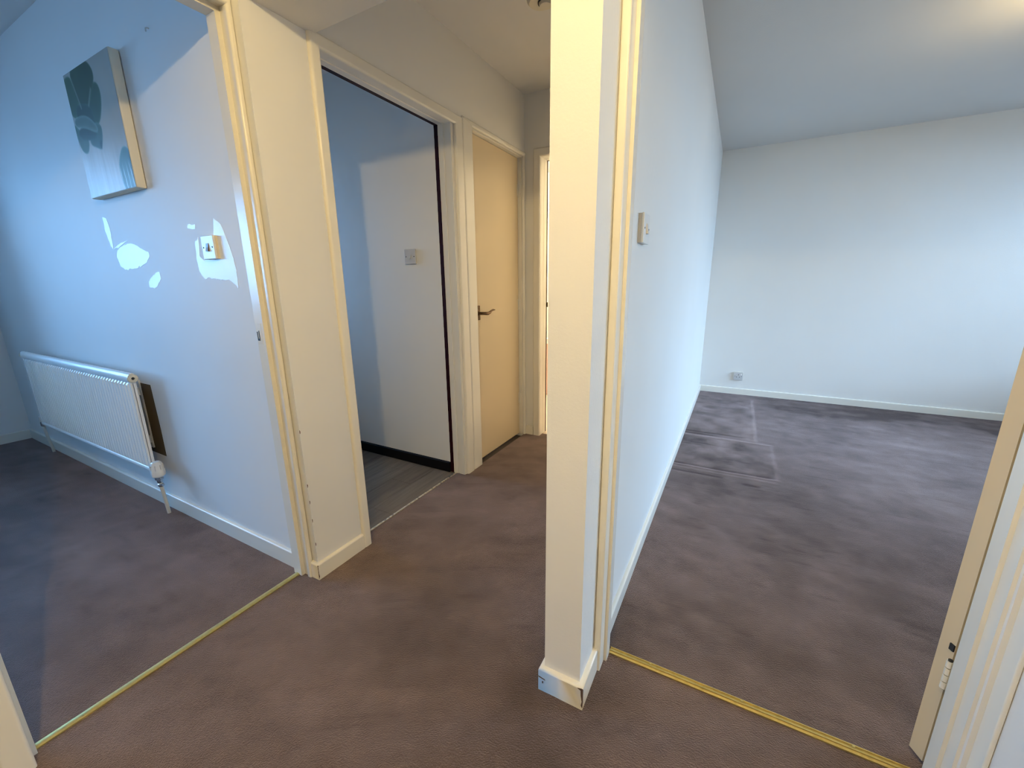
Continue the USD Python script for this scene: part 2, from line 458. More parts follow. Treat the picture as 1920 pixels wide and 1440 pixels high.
def bedroom_marks(x, y, z, s):
    """Ridges and combed-down rectangles left where furniture stood by the left wall."""
    wob = 0.012 * (meshkit.fbm(np.stack([x * 5, y * 5, x * 0 + 3], -1), 3, 77) - 0.5)
    inx = 1 - smooth01(x, 0.30, 0.34)
    patch1 = smooth01(y, 3.30, 3.36) * (1 - smooth01(y, 4.50, 4.62)) * (1 - smooth01(x, 0.21, 0.24))
    patch2 = smooth01(y, 2.66, 2.70) * (1 - smooth01(y, 3.25, 3.28)) * inx
    mott = meshkit.fbm(np.stack([x * 9, y * 7, x * 0 + 8], -1), 4, 91)
    s = s + patch1 * 0.55 * (mott - 0.45) + patch2 * (0.75 * (mott - 0.50))
    for yc, w, up_, amp in ((3.295, 0.013, 0.006, 0.40), (2.690, 0.012, 0.005, 0.36), (2.650, 0.010, 0.004, 0.22)):
        k = band(y + wob, yc, w) * inx
        z = z + up_ * k
        s = s + amp * k
    for yc, w, amp, xa, xb in ((3.40, 0.010, 0.34, -0.3, 0.17), (2.715, 0.010, 0.26, -0.3, 0.3), (2.60, 0.009, 0.34, -0.3, 0.05), (2.56, 0.011, 0.36, 0.12, 0.24), (3.35, 0.008, 0.25, -0.3, 0.0)):
        k = band(y + wob, yc, w) * smooth01(x, xa, xa + 0.04) * (1 - smooth01(x, xb - 0.04, xb))
        s = s - amp * k
        z = z - 0.004 * k
    k = band(x + wob, 0.222, 0.010) * smooth01(y, 3.3, 3.36) * (1 - smooth01(y, 4.5, 4.62))
    s, z = s + 0.30 * k, z + 0.004 * k
    k = band(x + wob, 0.315, 0.010) * smooth01(y, 2.66, 2.7) * (1 - smooth01(y, 3.26, 3.3))
    s, z = s + 0.18 * k, z + 0.003 * k
    # darker border at the far wall; mid-room brushed pile with window light painted in
    e = meshkit.fbm(np.stack([x * 4.5, y * 1.5, x * 0], -1), 3, 55)
    s = s - 0.22 * smooth01(y, 4.28 + 0.5 * (e - 0.5), 4.42 + 0.5 * (e - 0.5)) * smooth01(x, 0.2, 0.4)
    s = s + 0.16 * smooth01(y, 2.2, 2.9) * smooth01(x + 0.4 * (e - 0.5), 0.7, 1.1) * (1 - smooth01(y, 4.1, 4.4))
    return z, s


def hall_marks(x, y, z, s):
    # darker patches close to the skirtings and the pillar foot
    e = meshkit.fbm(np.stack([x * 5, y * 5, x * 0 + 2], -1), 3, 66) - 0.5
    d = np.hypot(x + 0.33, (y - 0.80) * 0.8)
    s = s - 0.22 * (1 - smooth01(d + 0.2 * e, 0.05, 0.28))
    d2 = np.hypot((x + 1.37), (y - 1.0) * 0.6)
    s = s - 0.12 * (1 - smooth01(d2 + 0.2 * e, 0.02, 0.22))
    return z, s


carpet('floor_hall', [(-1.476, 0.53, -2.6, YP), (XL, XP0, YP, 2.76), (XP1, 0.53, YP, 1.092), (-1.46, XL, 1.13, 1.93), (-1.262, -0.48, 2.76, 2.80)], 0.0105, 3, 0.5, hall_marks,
       kind='structure', label='brown fitted hall carpet in the foreground')
carpet('floor_living_room', [(-4.88, -1.490, -3.0, YP)], 0.02, 13, 0.05, None, kind='structure', label='brown fitted carpet of the living room at left')
carpet('floor_bedroom', [(XP1, 3.0, 1.10, BACK_Y)], 0.012, 23, -0.1, bedroom_marks, 1.7, kind='structure', label='mauve brown bedroom carpet with ridges where furniture stood')
obj('floor_base', slab(-5.0, 3.1, -3.1, 4.92, -0.14, -0.021), SUBFLOOR, smooth=False, kind='structure')
kf = xform('floor_kitchen', (-2.4, 1.5, 0), kind='structure', label='wood-effect plank floor of the kitchen')
xs = -1.462
col = 0
while xs > -3.5:
    x0 = max(xs - 0.152, -3.5)
    y = 1.104 - [0.35, 0.05, 0.55, 0.2][col % 4]
    while y < 1.92:
        ya, yb = max(y, 1.104), min(y + 0.62, 1.92)
        if yb - ya > 0.02:
            obj('plank', cat(box(x0 + 0.0008, xs - 0.0008, ya + 0.0008, yb - 0.0008, -0.018, -0.004 + 0.0004 * rng.random())), PLANK[int(rng.integers(3))], kf, smooth=False)
        y += 0.62
    xs -= 0.152
    col += 1
obj('floor_bathroom', slab(-2.2, XP0, 2.80, 4.6, -0.02, -0.004), BATHFLOOR, smooth=False, kind='structure', label='pale bathroom floor behind the hall doorway')

# ------------------------------------------------------------------ skirtings
SK = 0.068
for nm, path, mt, hgt, lb in (
        ('baseboard_hall_left', [(XL, 1.104), (XL, YP), (-1.417, YP)], GLOSS, 0.070, 'cream gloss skirting wrapping the wall end between living-room and kitchen doorways'),
        ('baseboard_pillar', [(XP1, 1.012), (XP1, YP), (XP0, YP), (XP0, 2.75)], GLOSS, 0.078, 'chipped white skirting wrapping the foot of the pillar'),
        ('baseboard_bedroom_left', [(XP1, BACK_Y), (XP1, 1.085)], GLOSS, 0.062, 'white skirting along the left bedroom wall'),
        ('baseboard_bedroom_back', [(3.0, BACK_Y), (XP1, BACK_Y)], GLOSS, 0.064, 'white skirting along the far bedroom wall'),
        ('baseboard_radiator_side', [(-1.506, YP), (-4.88, YP)], GLOSS, 0.075, 'white skirting under the radiator'),
        ('baseboard_living_room_window', [(-4.88, YP), (-4.88, -3.0)], GLOSS, 0.075, 'white skirting at the far left of the living room'),
        ('baseboard_kitchen', [(-1.497, 1.92), (-3.5, 1.92)], BLACK, 0.064, 'black skirting in the kitchen'),
        ('baseboard_hall_end', [(-1.312, 2.75), (XL - 0.03, 2.75)], GLOSS, 0.070, 'white skirting in the hall corner beside the bathroom door'),
        ('baseboard_lobby_right', [(0.53, -2.6), (0.53, 0.96)], GLOSS, 0.07, None),
        ('baseboard_lobby_left', [(-1.417, 0.03), (-1.417, -2.6)], GLOSS, 0.07, None)):
    obj(nm, skirting(path, 0.014, hgt), mt, kind='structure', label=lb)

# chips of bare wood at the mitres
pb = stage.GetPrimAtPath('/World/baseboard_pillar')
hb_ = stage.GetPrimAtPath('/World/baseboard_hall_left')


def chip(parent, cx, cy, pts, axis, material=BAREWOOD):
    # a shallow ragged chip lying on a board's face: axis 'y' = on a face looking along -y, 'x' = looking along +x
    m = trimesh.creation.extrude_polygon(sg.Polygon(pts), 0.0012, engine='earcut')
    v = m.vertices
    w = np.stack([cx + v[:, 0], cy + 0.0004 - v[:, 2], v[:, 1]], 1) if axis == 'y' else np.stack([cx - 0.0004 + v[:, 2], cy + v[:, 0], v[:, 1]], 1)
    m = trimesh.Trimesh(w, m.faces, process=False)
    trimesh.repair.fix_normals(m)
    obj('chip', m, material, parent, smooth=False)


fx, fy = XP1 + 0.014, YP - 0.014
chip(pb, fx, fy, [(-0.004, 0.074), (-0.016, 0.071), (-0.006, 0.067), (-0.005, 0.050), (-0.002, 0.030), (-0.004, 0.016), (-0.0002, 0.008), (-0.0002, 0.074)], 'y')
chip(pb, XP0 - 0.014, fy, [(0.000, 0.050), (0.020, 0.046), (0.022, 0.043), (0.002, 0.046)], 'y')
chip(pb, XP0 - 0.014, fy, [(0.012, 0.036), (0.015, 0.036), (0.014, 0.028), (0.012, 0.030)], 'y')
chip(pb, fx, fy, [(0.0002, 0.072), (0.003, 0.070), (0.002, 0.050), (0.003, 0.024), (0.0002, 0.010)], 'x')
chip(hb_, XL + 0.014, YP - 0.014, [(0.0002, 0.068), (0.004, 0.066), (0.002, 0.060), (0.002, 0.030), (0.004, 0.016), (0.0002, 0.006)], 'x')
for zc in (0.62, 0.40, 0.145, 0.25, 0.33):
    chip(hb_, XL, YP, [(0.0002, zc), (0.0022, zc + 0.004), (0.0026, zc + 0.012), (0.0002, zc + 0.016)], 'x')

# ------------------------------------------------------------------ door frames and doors
ln = [(0, -1.506), (0, -1.459), (0.016, -1.459), (0.016, -1.433), (0.029, -1.433), (0.029, -1.506)]
d1 = xform('door_1', (-1.46, 0.48, 0), kind='structure', label='cream gloss frame of the living-room doorway')
for nm, m in zip(('lining', 'lining', 'lining'), frame(ln, ln, ln, 0.112, 0.852, 1.955, 'x')):
    obj(nm, m, GLOSS, d1)
near = arch_profile(0.010, 0.062, -1.433, -1.414, 0.008)
far = arch_profile(0.010, 0.0295, -1.433, -1.414, 0.008)
for m in frame(near, near, far, 0.112, 0.852, 1.955, 'x'):
    obj('architrave', m, GLOSS, d1)
# strike plate let into the far jamb
sp = obj('strike_plate', rbox(-1.503, -1.472, 0.8512, 0.8530, 0.955, 1.03, 0.0008), GLOSS, d1)
obj('latch_slot', cat(box(-1.500, -1.496, 0.8504, 0.8516, 0.972, 1.000), box(-1.500, -1.487, 0.8504, 0.8516, 0.968, 0.975), box(-1.490, -1.486, 0.8504, 0.8516, 0.972, 1.004)), DARKSLOT, sp, smooth=False)

d2 = xform('door_2', (-1.43, 1.53, 0), kind='structure', label='cream gloss frame of the kitchen doorway')
ln = [(0, -1.471), (0, -1.440), (0.004, -1.438), (0.004, -1.428), (0, -1.426), (0, -1.388), (0.02, -1.388), (0.02, -1.471)]
lnh = ln
for m in frame(ln, lnh, ln, 1.147, 1.917, 1.964, 'x'):
    obj('lining', m, GLOSS, d2)
mr = [(-0.001, -1.495), (-0.001, -1.472), (0.02, -1.472), (0.02, -1.495)]
for m in frame(mr, mr, mr, 1.147, 1.917, 1.966, 'x'):
    obj('rear_frame', m, MAROON, d2, label='dark maroon rear edge of the kitchen door frame')
ar = arch_profile(0.000, 0.043, XL, -1.370, 0.010)
ah = arch_profile(-0.004, 0.044, XL, -1.370, 0.009)
af = arch_profile(0.020, 0.090, XL, -1.372, 0.012)
for m in frame(ar, ah, af, 1.147, 1.917, 1.964, 'x'):
    obj('architrave', m, GLOSS, d2)

d3 = xform('door_3', (-1.43, 2.41, 0), kind='structure', label='flat cream cupboard door with bronze lever handle, at the end of the hall on the left')
ln = [(0, -1.46), (0, -1.39), (0.014, -1.39), (0.014, -1.46)]
for m in frame(ln, ln, ln, 2.109, 2.712, 1.986, 'x'):
    obj('lining', m, GLOSS, d3)
a_l = arch_profile(0.006, 0.098, XL, -1.374, 0.010)
a_h = arch_profile(0.006, 0.034, XL, -1.372, 0.009)
a_r = arch_profile(0.006, 0.036, XL, -1.374, 0.009)
for m in frame(a_l, a_h, a_r, 2.109, 2.712, 1.986, 'x'):
    obj('architrave', m, GLOSS, d3)
leaf = obj('leaf', rbox(-1.450, -1.416, 2.112, 2.709, 0.010, 1.983, 0.002), MAGNOLIA, d3, label='flat cream painted door leaf')
hd = xform('handle', (-1.416, 2.16, 0.985), parent=d3, label='dark bronze lever on a short backplate')
obj('backplate', rbox(-1.417, -1.410, 2.140, 2.182, 0.938, 1.027, 0.003), BRONZE, hd)
lv = [(-1.412, 2.160, 0.980), (-1.385, 2.160, 0.980), (-1.372, 2.164, 0.980), (-1.366, 2.180, 0.979), (-1.365, 2.200, 0.978), (-1.365, 2.222, 0.983), (-1.365, 2.240, 0.992), (-1.365, 2.262, 0.997), (-1.365, 2.285, 0.996)]
obj('lever', tube(lv, [0.010, 0.009, 0.009, 0.010, 0.010, 0.009, 0.006, 0.006, 0.003]), BRONZE, hd)
obj('rose', lathe([[0, 0], [0.015, 0], [0.014, 0.006], [0.010, 0.009], [0, 0.009]], (-1.411, 2.160, 0.980), (1, 0, 0)), BRONZE, hd)
for z in (1.78, 1.01, 0.30):
    kn = [cyl((-1.410, 2.712, z - 0.04 + 0.02 * i), (-1.410, 2.712, z - 0.0212 + 0.02 * i), 0.006, n=12) for i in range(4)]
    obj('hinge', cat(*kn, box(-1.4165, -1.4145, 2.698, 2.712, z - 0.04, z + 0.04)), GLOSS, d3)

d4 = xform('door_4', (-0.87, 2.80, 0), kind='structure', label='cream frame of the bathroom doorway at the end of the hall')
ln = [(0, 2.752), (0, 2.800), (0.010, 2.800), (0.010, 2.850), (0.018, 2.850), (0.018, 2.752)]
lw = [(0, 2.752), (0, 2.800), (-0.001, 2.801), (-0.001, 2.850), (0.018, 2.850), (0.018, 2.752)]
for m in frame(lw, lw, lw, -1.259, -0.498, 1.980, 'y'):
    obj('lining', m, GLOSS, d4)
mr = [(-0.002, 2.851), (-0.002, 2.864), (0.018, 2.864), (0.018, 2.851)]
for m in frame(mr, mr, mr, -1.259, -0.498, 1.980, 'y'):
    obj('rear_frame', m, MAROON, d4, label='dark maroon rear edge of the bathroom door frame')
a1 = arch_profile(0.000, 0.053, 2.75, 2.736, 0.010)
for m in frame(a1, a1, a1, -1.259, -0.498, 1.980, 'y'):
    obj('architrave', m, GLOSS, d4)
obj('latch', rbox(-1.258, -1.247, 2.853, 2.859, 0.985, 1.020, 0.001), BRONZE, d4)

d5 = xform('door_5', (0.12, 1.05, 0), kind='structure', label='bedroom doorway frame with its door folded back into the bedroom')
pl = [(0, 1.086), (0, 1.050), (0.009, 1.050), (0.009, 1.020), (0.0295, 1.020), (0.0295, 1.086)]
pr_ = [(0, 1.095), (0, 1.053), (0.008, 1.053), (0.008, 1.020), (0.0145, 1.020), (0.0145, 1.095)]
for m in frame(pl, pr_, pr_, -0.2475, 0.4975, 1.962, 'y'):
    obj('lining', m, GLOSS, d5)
al = arch_profile(0.009, 0.0295, 1.020, 1.006, 0.004)
ar_ = arch_profile(0.0235, 0.0320, 1.020, 0.972, 0.003)
ah = arch_profile(0.009, 0.060, 1.020, 1.004, 0.006)
for m in frame(al, ah, ar_, -0.2475, 0.4975, 1.962, 'y'):
    obj('architrave', m, GLOSS, d5)
# door leaf, open about 154 degrees
t = np.array([0.905, 0.426])
nrm = np.array([-t[1], t[0]])
E0 = np.array([0.506, 1.121])
sec = [E0, E0 + 0.722 * t, E0 + 0.722 * t + 0.035 * nrm, E0 + 0.035 * nrm]
dl = prism(sg.Polygon([tuple(p) for p in sec]), 0.022, 1.955)
obj('leaf', dl, MAGNOLIA, d5, smooth=False, label='cream edge of the open bedroom door')
for z in (0.30, 1.02, 1.74):
    kx, ky = 0.4985, 1.1085
    kn = [cyl((kx, ky, z - 0.045 + 0.019 * i), (kx, ky, z - 0.045 + 0.019 * i + 0.0165), 0.0062, n=12) for i in range(4)]
    hg = obj('hinge', cat(*kn), GLOSS, d5)
    obj('pin', cyl((kx, ky, z - 0.047), (kx, ky, z + 0.032), 0.0042, n=10), DARKSLOT, hg)
hp = E0 + 0.006 * nrm - 0.0008 * t
hb = trimesh.creation.box((0.004, 0.010, 0.016))
hb.apply_transform(trimesh.transformations.rotation_matrix(math.atan2(t[1], t[0]), (0, 0, 1)))
hb.apply_translation((hp[0], hp[1], 0.352))
obj('screw_hole', hb, DARKSLOT, d5, smooth=False)

# ------------------------------------------------------------------ threshold strips


def strip_profile(w, h):
    return [(-w / 2, -0.012)] + [(-w / 2 + w * i / 10, h * (0.55 + 0.45 * math.sin(math.pi * i / 10))) for i in range(11)] + [(w / 2, -0.012)]


def strip(name, axis, c, s0, s1, w, h, material, ridges, **kw):
    pf = strip_profile(w, h)
    a = (lambda o, s, z: (c + o, s, z)) if axis == 'y' else (lambda o, s, z: (s, c + o, z))
    x = xform(name, a(0, (s0 + s1) / 2, 0), **kw)
    obj('bar', sweep([[a(o, s0, z) for o, z in pf], [a(o, s1, z) for o, z in pf]]), material, x)
    for k in ridges:
        obj('ridge', sweep([[a(k * w + o, s, z) for o, z in ((-0.0012, h), (-0.0012, h + 0.0032), (0.0012, h + 0.0032), (0.0012, h))] for s in (s0, s1)]), material, x)
    n = 3
    for i in range(n):
        s = s0 + (s1 - s0) * (i + 0.5) / n
        obj('screw', lathe([[0, 0], [0.004, 0], [0.003, 0.0016], [0, 0.002]], a(0.15 * w, s, h + 0.0015)), material, x)


strip('threshold_strip', 'y', -1.484, 0.096, 0.868, 0.022, 0.007, BRASS, (), label='brass carpet strip across the living-room doorway at left', category='threshold strip')
strip('threshold_strip', 'x', 1.094, -0.247, 0.4975, 0.024, 0.007, BRASS, (-0.22, 0.25), label='brass carpet strip across the bedroom doorway at right', category='threshold strip')
strip('threshold_strip', 'y', -1.455, 1.147, 1.917, 0.012, 0.004, ALU, (), label='thin metal strip between hall carpet and kitchen floor', category='threshold strip')

# ------------------------------------------------------------------ radiator
RX0, RX1, RY, RZ0, RZ1 = -4.125, -2.515, 0.797, 0.250, 0.764
rad = xform('radiator', ((RX0 + RX1) / 2, 0.83, RZ0), label='white fluted panel radiator low on the living-room wall', category='radiator')
pitch = 0.0334
xsn = [RX0 + 0.012]
dep = [0.0]
nfl = int((RX1 - RX0 - 0.03) / pitch)
x = RX0 + 0.018
for i in range(nfl):
    for fr_, dv in ((0.0, 0.0), (0.16, 0.011), (0.55, 0.011), (0.71, 0.0)):
        xsn.append(x + fr_ * pitch)
        dep.append(dv)
    x += pitch
xsn.append(RX1 - 0.012)
dep.append(0.0)
zs = [(RZ0 + 0.018, 0.0), (RZ0 + 0.034, 1.0), (RZ1 - 0.062, 1.0), (RZ1 - 0.046, 0.0)]
rings = []
front = [[(xx, RY + 0.002 - 0.001 + (-dd * k) + 0.008, zz) for xx, dd in zip(xsn, dep)] for zz, k in zs]
V = np.array(front).reshape(-1, 3)
nX = len(xsn)
F = []
for i in range(len(zs) - 1):
    for j in range(nX - 1):
        a = i * nX + j
        F += [[a, a + 1, a + nX + 1], [a, a + nX + 1, a + nX]]
fluted = trimesh.Trimesh(V, F, process=False)
obj('front_panel', cat(fluted, box(RX0 + 0.004, RX1 - 0.004, RY + 0.010, RY + 0.024, RZ0 + 0.006, RZ1 - 0.02), box(RX0 + 0.004, RX0 + 0.014, RY, RY + 0.012, RZ0 + 0.016, RZ1 - 0.04),
                       box(RX1 - 0.014, RX1 - 0.004, RY, RY + 0.012, RZ0 + 0.016, RZ1 - 0.04)), ENAMEL, rad)


def rail(z, hr, r):
    pts = [(RY + 0.012 + r * 0.75 * math.cos(a), z + hr * math.sin(a)) for a in np.linspace(0, 2 * math.pi, 20, endpoint=False)]
    return sweep([[(xx, yy, zz) for yy, zz in pts] for xx in (RX0, RX1)])


tr = obj('top_rail', rail(RZ1 - 0.028, 0.026, 0.022), ENAMEL, rad)
obj('bottom_rail', rail(RZ0 + 0.012, 0.014, 0.016), ENAMEL, rad)
for sx, xx in ((1, RX1), (-1, RX0)):
    e = obj('end_cap', lathe([[0, 0], [0.021, 0], [0.021, 0.008], [0.018, 0.011], [0.007, 0.011], [0.006, 0.006], [0, 0.006]], (xx - 0.002 * sx, RY + 0.012, RZ1 - 0.028), (sx, 0, 0)), CREAM_PLASTIC, rad)
    obj('vent_hole', cyl((xx + 0.003 * sx, RY + 0.012, RZ1 - 0.028), (xx + 0.0062 * sx, RY + 0.012, RZ1 - 0.028), 0.0058, n=12), DARKSLOT, e)
for xx in (RX0 + 0.2, RX1 - 0.16):
    obj('bracket', cat(box(xx - 0.018, xx + 0.018, 0.874, YP, 0.33, 0.70), box(xx - 0.014, xx + 0.014, RY + 0.024, 0.876, 0.62, 0.66), box(xx - 0.014, xx + 0.014, RY + 0.024, 0.876, 0.36, 0.40)), ENAMEL, rad)
gap_poly = sg.Polygon([(RX0 + 0.06, RZ0 + 0.06), (RX1 - 0.030, RZ0 + 0.05), (RX1 - 0.026, 0.45), (RX1 - 0.032, RZ1 - 0.08), (RX0 + 0.06, RZ1 - 0.08)])  # wall patch that paints in the dark of the radiator gap
m = trimesh.creation.extrude_polygon(gap_poly, 0.0008, engine='earcut')
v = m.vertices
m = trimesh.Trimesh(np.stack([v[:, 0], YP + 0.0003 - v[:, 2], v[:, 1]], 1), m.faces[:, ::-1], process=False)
obj('gap_shade_patch', m, GAPSHADE, w_rad, smooth=False, label='brown wall patch behind the radiator with the gap shade put into its colour')
# thermostatic valve at the right end
vx, vy = -2.470, RY + 0.010
cap = []
ncap = 48
for zz, rr, g in ((0.236, 0.0, 0), (0.236, 0.023, 0), (0.242, 0.028, 0.2), (0.258, 0.030, 0.4), (0.278, 0.0285, 1), (0.300, 0.0245, 1), (0.311, 0.021, 0.6), (0.315, 0.015, 0), (0.315, 0.0, 0)):
    cap.append([(vx + (rr - 0.0022 * g * (math.cos(8 * a) > 0.35)) * math.cos(a), vy + (rr - 0.0022 * g * (math.cos(8 * a) > 0.35)) * math.sin(a), zz) for a in np.linspace(0, 2 * math.pi, ncap, endpoint=False)])
vv = np.array(cap[1:-1]).reshape(-1, 3)
trv = sweep(cap[1:-1])
vl = xform('valve', (vx, vy, 0.27), parent=rad, label='white thermostatic valve with chrome body')
obj('valve_head', trv, PLASTIC, vl)
slots = []
for a in np.linspace(0, 2 * math.pi, 8, endpoint=False):
    b_ = trimesh.creation.box((0.004, 0.0035, 0.026))
    b_.apply_translation((0.0265, 0, 0))
    b_.apply_transform(trimesh.transformations.rotation_matrix(a + 0.2, (0, 0, 1)))
    b_.apply_translation((vx, vy, 0.287))
    slots.append(b_)
obj('valve_slots', cat(*slots), GREYPLASTIC, vl, smooth=False)
obj('valve_body', cat(lathe([[0, 0], [0.010, 0], [0.012, 0.004], [0.012, 0.016], [0.017, 0.018], [0.017, 0.030], [0.014, 0.034], [0, 0.034]], (vx, vy, 0.203), n=20),
                      cyl((vx - 0.002, vy, 0.222), (vx - 0.05, vy, 0.262), 0.011, n=16), cyl((vx - 0.018, vy, 0.235), (vx - 0.032, vy, 0.247), 0.016, n=6)), CHROME, vl)
obj('compression_nut', lathe([[0, 0], [0.011, 0], [0.013, 0.003], [0.013, 0.013], [0.010, 0.016], [0, 0.016]], (vx - 0.003, vy + 0.002, 0.180), n=6), CHROME, vl)
obj('pipe', tube([(vx, vy, 0.21), (vx - 0.004, vy + 0.002, 0.18), (vx - 0.022, vy + 0.010, 0.12), (vx - 0.052, vy + 0.024, 0.03), (vx - 0.066, vy + 0.030, -0.015)], 0.0082), CREAMPIPE, rad)
lx = RX0 - 0.022
ls = xform('lockshield', (lx, vy, 0.27), parent=rad, label='dark lockshield valve at the far end')
obj('valve_body', cat(lathe([[0, 0], [0.010, 0], [0.013, 0.004], [0.013, 0.03], [0.010, 0.034], [0, 0.034]], (lx, vy, 0.236), n=16), cyl((lx, vy, 0.272), (lx + 0.03, vy, 0.282), 0.010, n=12)), CHROME, ls)
obj('valve_cap', lathe([[0, 0], [0.014, 0], [0.013, 0.035], [0.009, 0.040], [0, 0.040]], (lx, vy, 0.27), n=16), GREYPLASTIC, ls)
obj('pipe', tube([(lx, vy, 0.235), (lx - 0.03, vy + 0.008, 0.17), (lx - 0.12, vy + 0.036, 0.04), (lx - 0.16, vy + 0.046, -0.015)], 0.0082), CREAMPIPE, rad)

# ------------------------------------------------------------------ canvas picture
PX0, PX1, PY, PZ0, PZ1 = -2.605, -2.157, 0.846, 1.548, 2.032
pic = xform('canvas_picture', ((PX0 + PX1) / 2, 0.864, PZ0), label='unframed canvas with green leaf shapes above the radiator', category='picture')
obj('canvas', rbox(PX0, PX1, PY, 0.880, PZ0, PZ1, 0.004), CANVAS_EDGE, pic)
obj('hook', tube([(-2.35, 0.884, 2.02), (-2.35, 0.880, 2.015), (-2.35, 0.878, 2.0)], 0.002, 8), CHROME, pic)
W, Hh = PX1 - PX0, PZ1 - PZ0
NU, NV = 110, 120
uu, vv = np.meshgrid(np.linspace(0, 1, NU), np.linspace(0, 1, NV), indexing='ij')   # u left to right, v top to bottom


def blob(pts, soft=0.012):
    import shapely
    smoothp = sg.Polygon(chaikin(pts)).buffer(0.008)
    P = shapely.points(uu.ravel(), vv.ravel())
    d = shapely.distance(smoothp, P) - shapely.distance(smoothp.exterior, P) * shapely.contains(smoothp, P)
    return (1 - np.clip(d.reshape(uu.shape) / soft + 0.5, 0, 1)), -d.reshape(uu.shape)


wash = meshkit.fbm(np.stack([uu * 26, vv * 3, uu * 0], -1), 4, 4)
wash2 = meshkit.fbm(np.stack([uu * 5, vv * 5, uu * 0 + 5], -1), 4, 8)
colr = np.ones(uu.shape + (3,)) * np.array([0.40, 0.39, 0.35]) * (0.92 + 0.2 * (wash2[..., None] - 0.5))
low = smooth01(vv + 0.25 * (1 - uu), 0.62, 1.0)[..., None] * (0.75 + 0.8 * (wash[..., None] - 0.5))
colr = colr * (1 - low * 0.8) + np.array([0.80, 0.83, 0.84]) * low * 0.8
shapes = [
    ([(0.00, 0.027), (0.138, 0.033), (0.155, 0.112), (0.19, 0.241), (0.20, 0.314), (0.03, 0.348), (-0.02, 0.241), (-0.01, 0.097)], (0.030, 0.085, 0.045)),
    ([(0.585, 0.166), (0.67, 0.183), (0.70, 0.26), (0.652, 0.361), (0.556, 0.456), (0.443, 0.457), (0.386, 0.371), (0.401, 0.308), (0.516, 0.226)], (0.026, 0.075, 0.045)),
    ([(0.20, -0.01), (0.527, -0.011), (0.625, 0.067), (0.631, 0.131), (0.574, 0.182), (0.504, 0.242), (0.401, 0.308), (0.23, 0.278), (0.18, 0.221), (0.155, 0.112), (0.164, 0.019)], (0.020, 0.060, 0.028)),
    ([(0.13, 0.25), (0.44, 0.30), (0.46, 0.40), (0.47, 0.50), (0.293, 0.463), (0.10, 0.366)], (0.016, 0.050, 0.038)),
    ([(0.00, 0.382), (0.066, 0.438), (0.257, 0.536), (0.193, 0.627), (0.125, 0.636), (0.044, 0.597), (0.004, 0.479)], (0.045, 0.105, 0.075)),
    ([(0.43, 0.44), (0.573, 0.473), (0.552, 0.56), (0.479, 0.651), (0.404, 0.621), (0.293, 0.591), (0.277, 0.549), (0.40, 0.513)], (0.045, 0.100, 0.080)),
    ([(0.06, 0.44), (0.299, 0.44), (0.45, 0.50), (0.43, 0.55), (0.243, 0.545), (0.083, 0.51)], (0.014, 0.045, 0.036)),
    ([(0.03, 0.35), (0.247, 0.352), (0.388, 0.405), (0.49, 0.482), (0.465, 0.512), (0.346, 0.475), (0.224, 0.437), (0.04, 0.410)], (0.085, 0.140, 0.115)),
    ([(0.46, 0.60), (0.52, 0.58), (0.50, 0.62), (0.48, 0.652)], (0.010, 0.035, 0.028)),
    ([(0.872, 0.70), (0.94, 0.692), (1.01, 0.728), (1.03, 0.82), (1.04, 0.906), (1.03, 1.02), (0.789, 1.02), (0.755, 0.876), (0.771, 0.791)], (0.055, 0.140, 0.135)),
]


def chaikin(pts, n=3):
    p = np.array(pts, float)
    for _ in range(n):
        q = np.roll(p, -1, 0)
        p = np.stack([0.75 * p + 0.25 * q, 0.25 * p + 0.75 * q], 1).reshape(-1, 2)
    return p


for pts, c in shapes:
    a, d = blob(pts)
    tex = 0.75 + 0.7 * (meshkit.fbm(np.stack([uu * 7, vv * 7, uu * 0 + c[1] * 99], -1), 4, 3)) - 0.1
    edge = 1 + 0.9 * np.exp(-np.clip(d, 0, 1) / 0.012)
    col_ = np.array(c) * (tex * edge)[..., None]
    colr = colr * (1 - a[..., None]) + col_ * a[..., None]
a, d = blob(shapes[-1][0])
stripes = smooth01(np.sin((uu * 1.0 - 0.12 * vv) * 95 + 3 * wash), 0.45, 0.9) * smooth01(vv, 0.78, 0.9) * a
colr = colr * (1 - 0.75 * stripes[..., None]) + np.array([0.55, 0.68, 0.72]) * 0.75 * stripes[..., None]
for (x0, y0, x1, y1) in ((0.155, 0.06, 0.24, 0.29), (0.52, 0.20, 0.41, 0.30)):
    tt = np.clip(((uu - x0) * (x1 - x0) + (vv - y0) * (y1 - y0)) / ((x1 - x0) ** 2 + (y1 - y0) ** 2), 0, 1)
    dd = np.hypot(uu - x0 - tt * (x1 - x0), vv - y0 - tt * (y1 - y0))
    k = np.exp(-(dd / 0.012) ** 2)[..., None] * 0.6
    colr = colr * (1 - k) + np.array([0.22, 0.30, 0.24]) * k
v3 = np.stack([PX0 + 0.003 + uu * (W - 0.006), np.full(uu.shape, PY - 0.0006), PZ1 - 0.003 - vv * (Hh - 0.006)], -1).reshape(-1, 3)
i, j = np.meshgrid(np.arange(NU - 1), np.arange(NV - 1), indexing='ij')
a = (i * NV + j).reshape(-1)
ff = np.vstack([np.stack([a, a + 1, a + NV + 1], 1), np.stack([a, a + NV + 1, a + NV], 1)])
PRINT = mat('canvas_print', {'a': ('attribute', {'attribute': 'ink'}), 'g': ('geometry', {}), 'n': ('noise_texture', {'scale': 900.0}), 'b': ('bump', {'strength': 0.2, 'distance': 0.001}),
                            'p': ('principled_bsdf', {'roughness': 0.42, 'specular_ior_level': 0.45})},
            [('a.color', 'p.base_color'), ('g.position', 'n.vector'), ('n.fac', 'b.height'), ('b.normal', 'p.normal')])
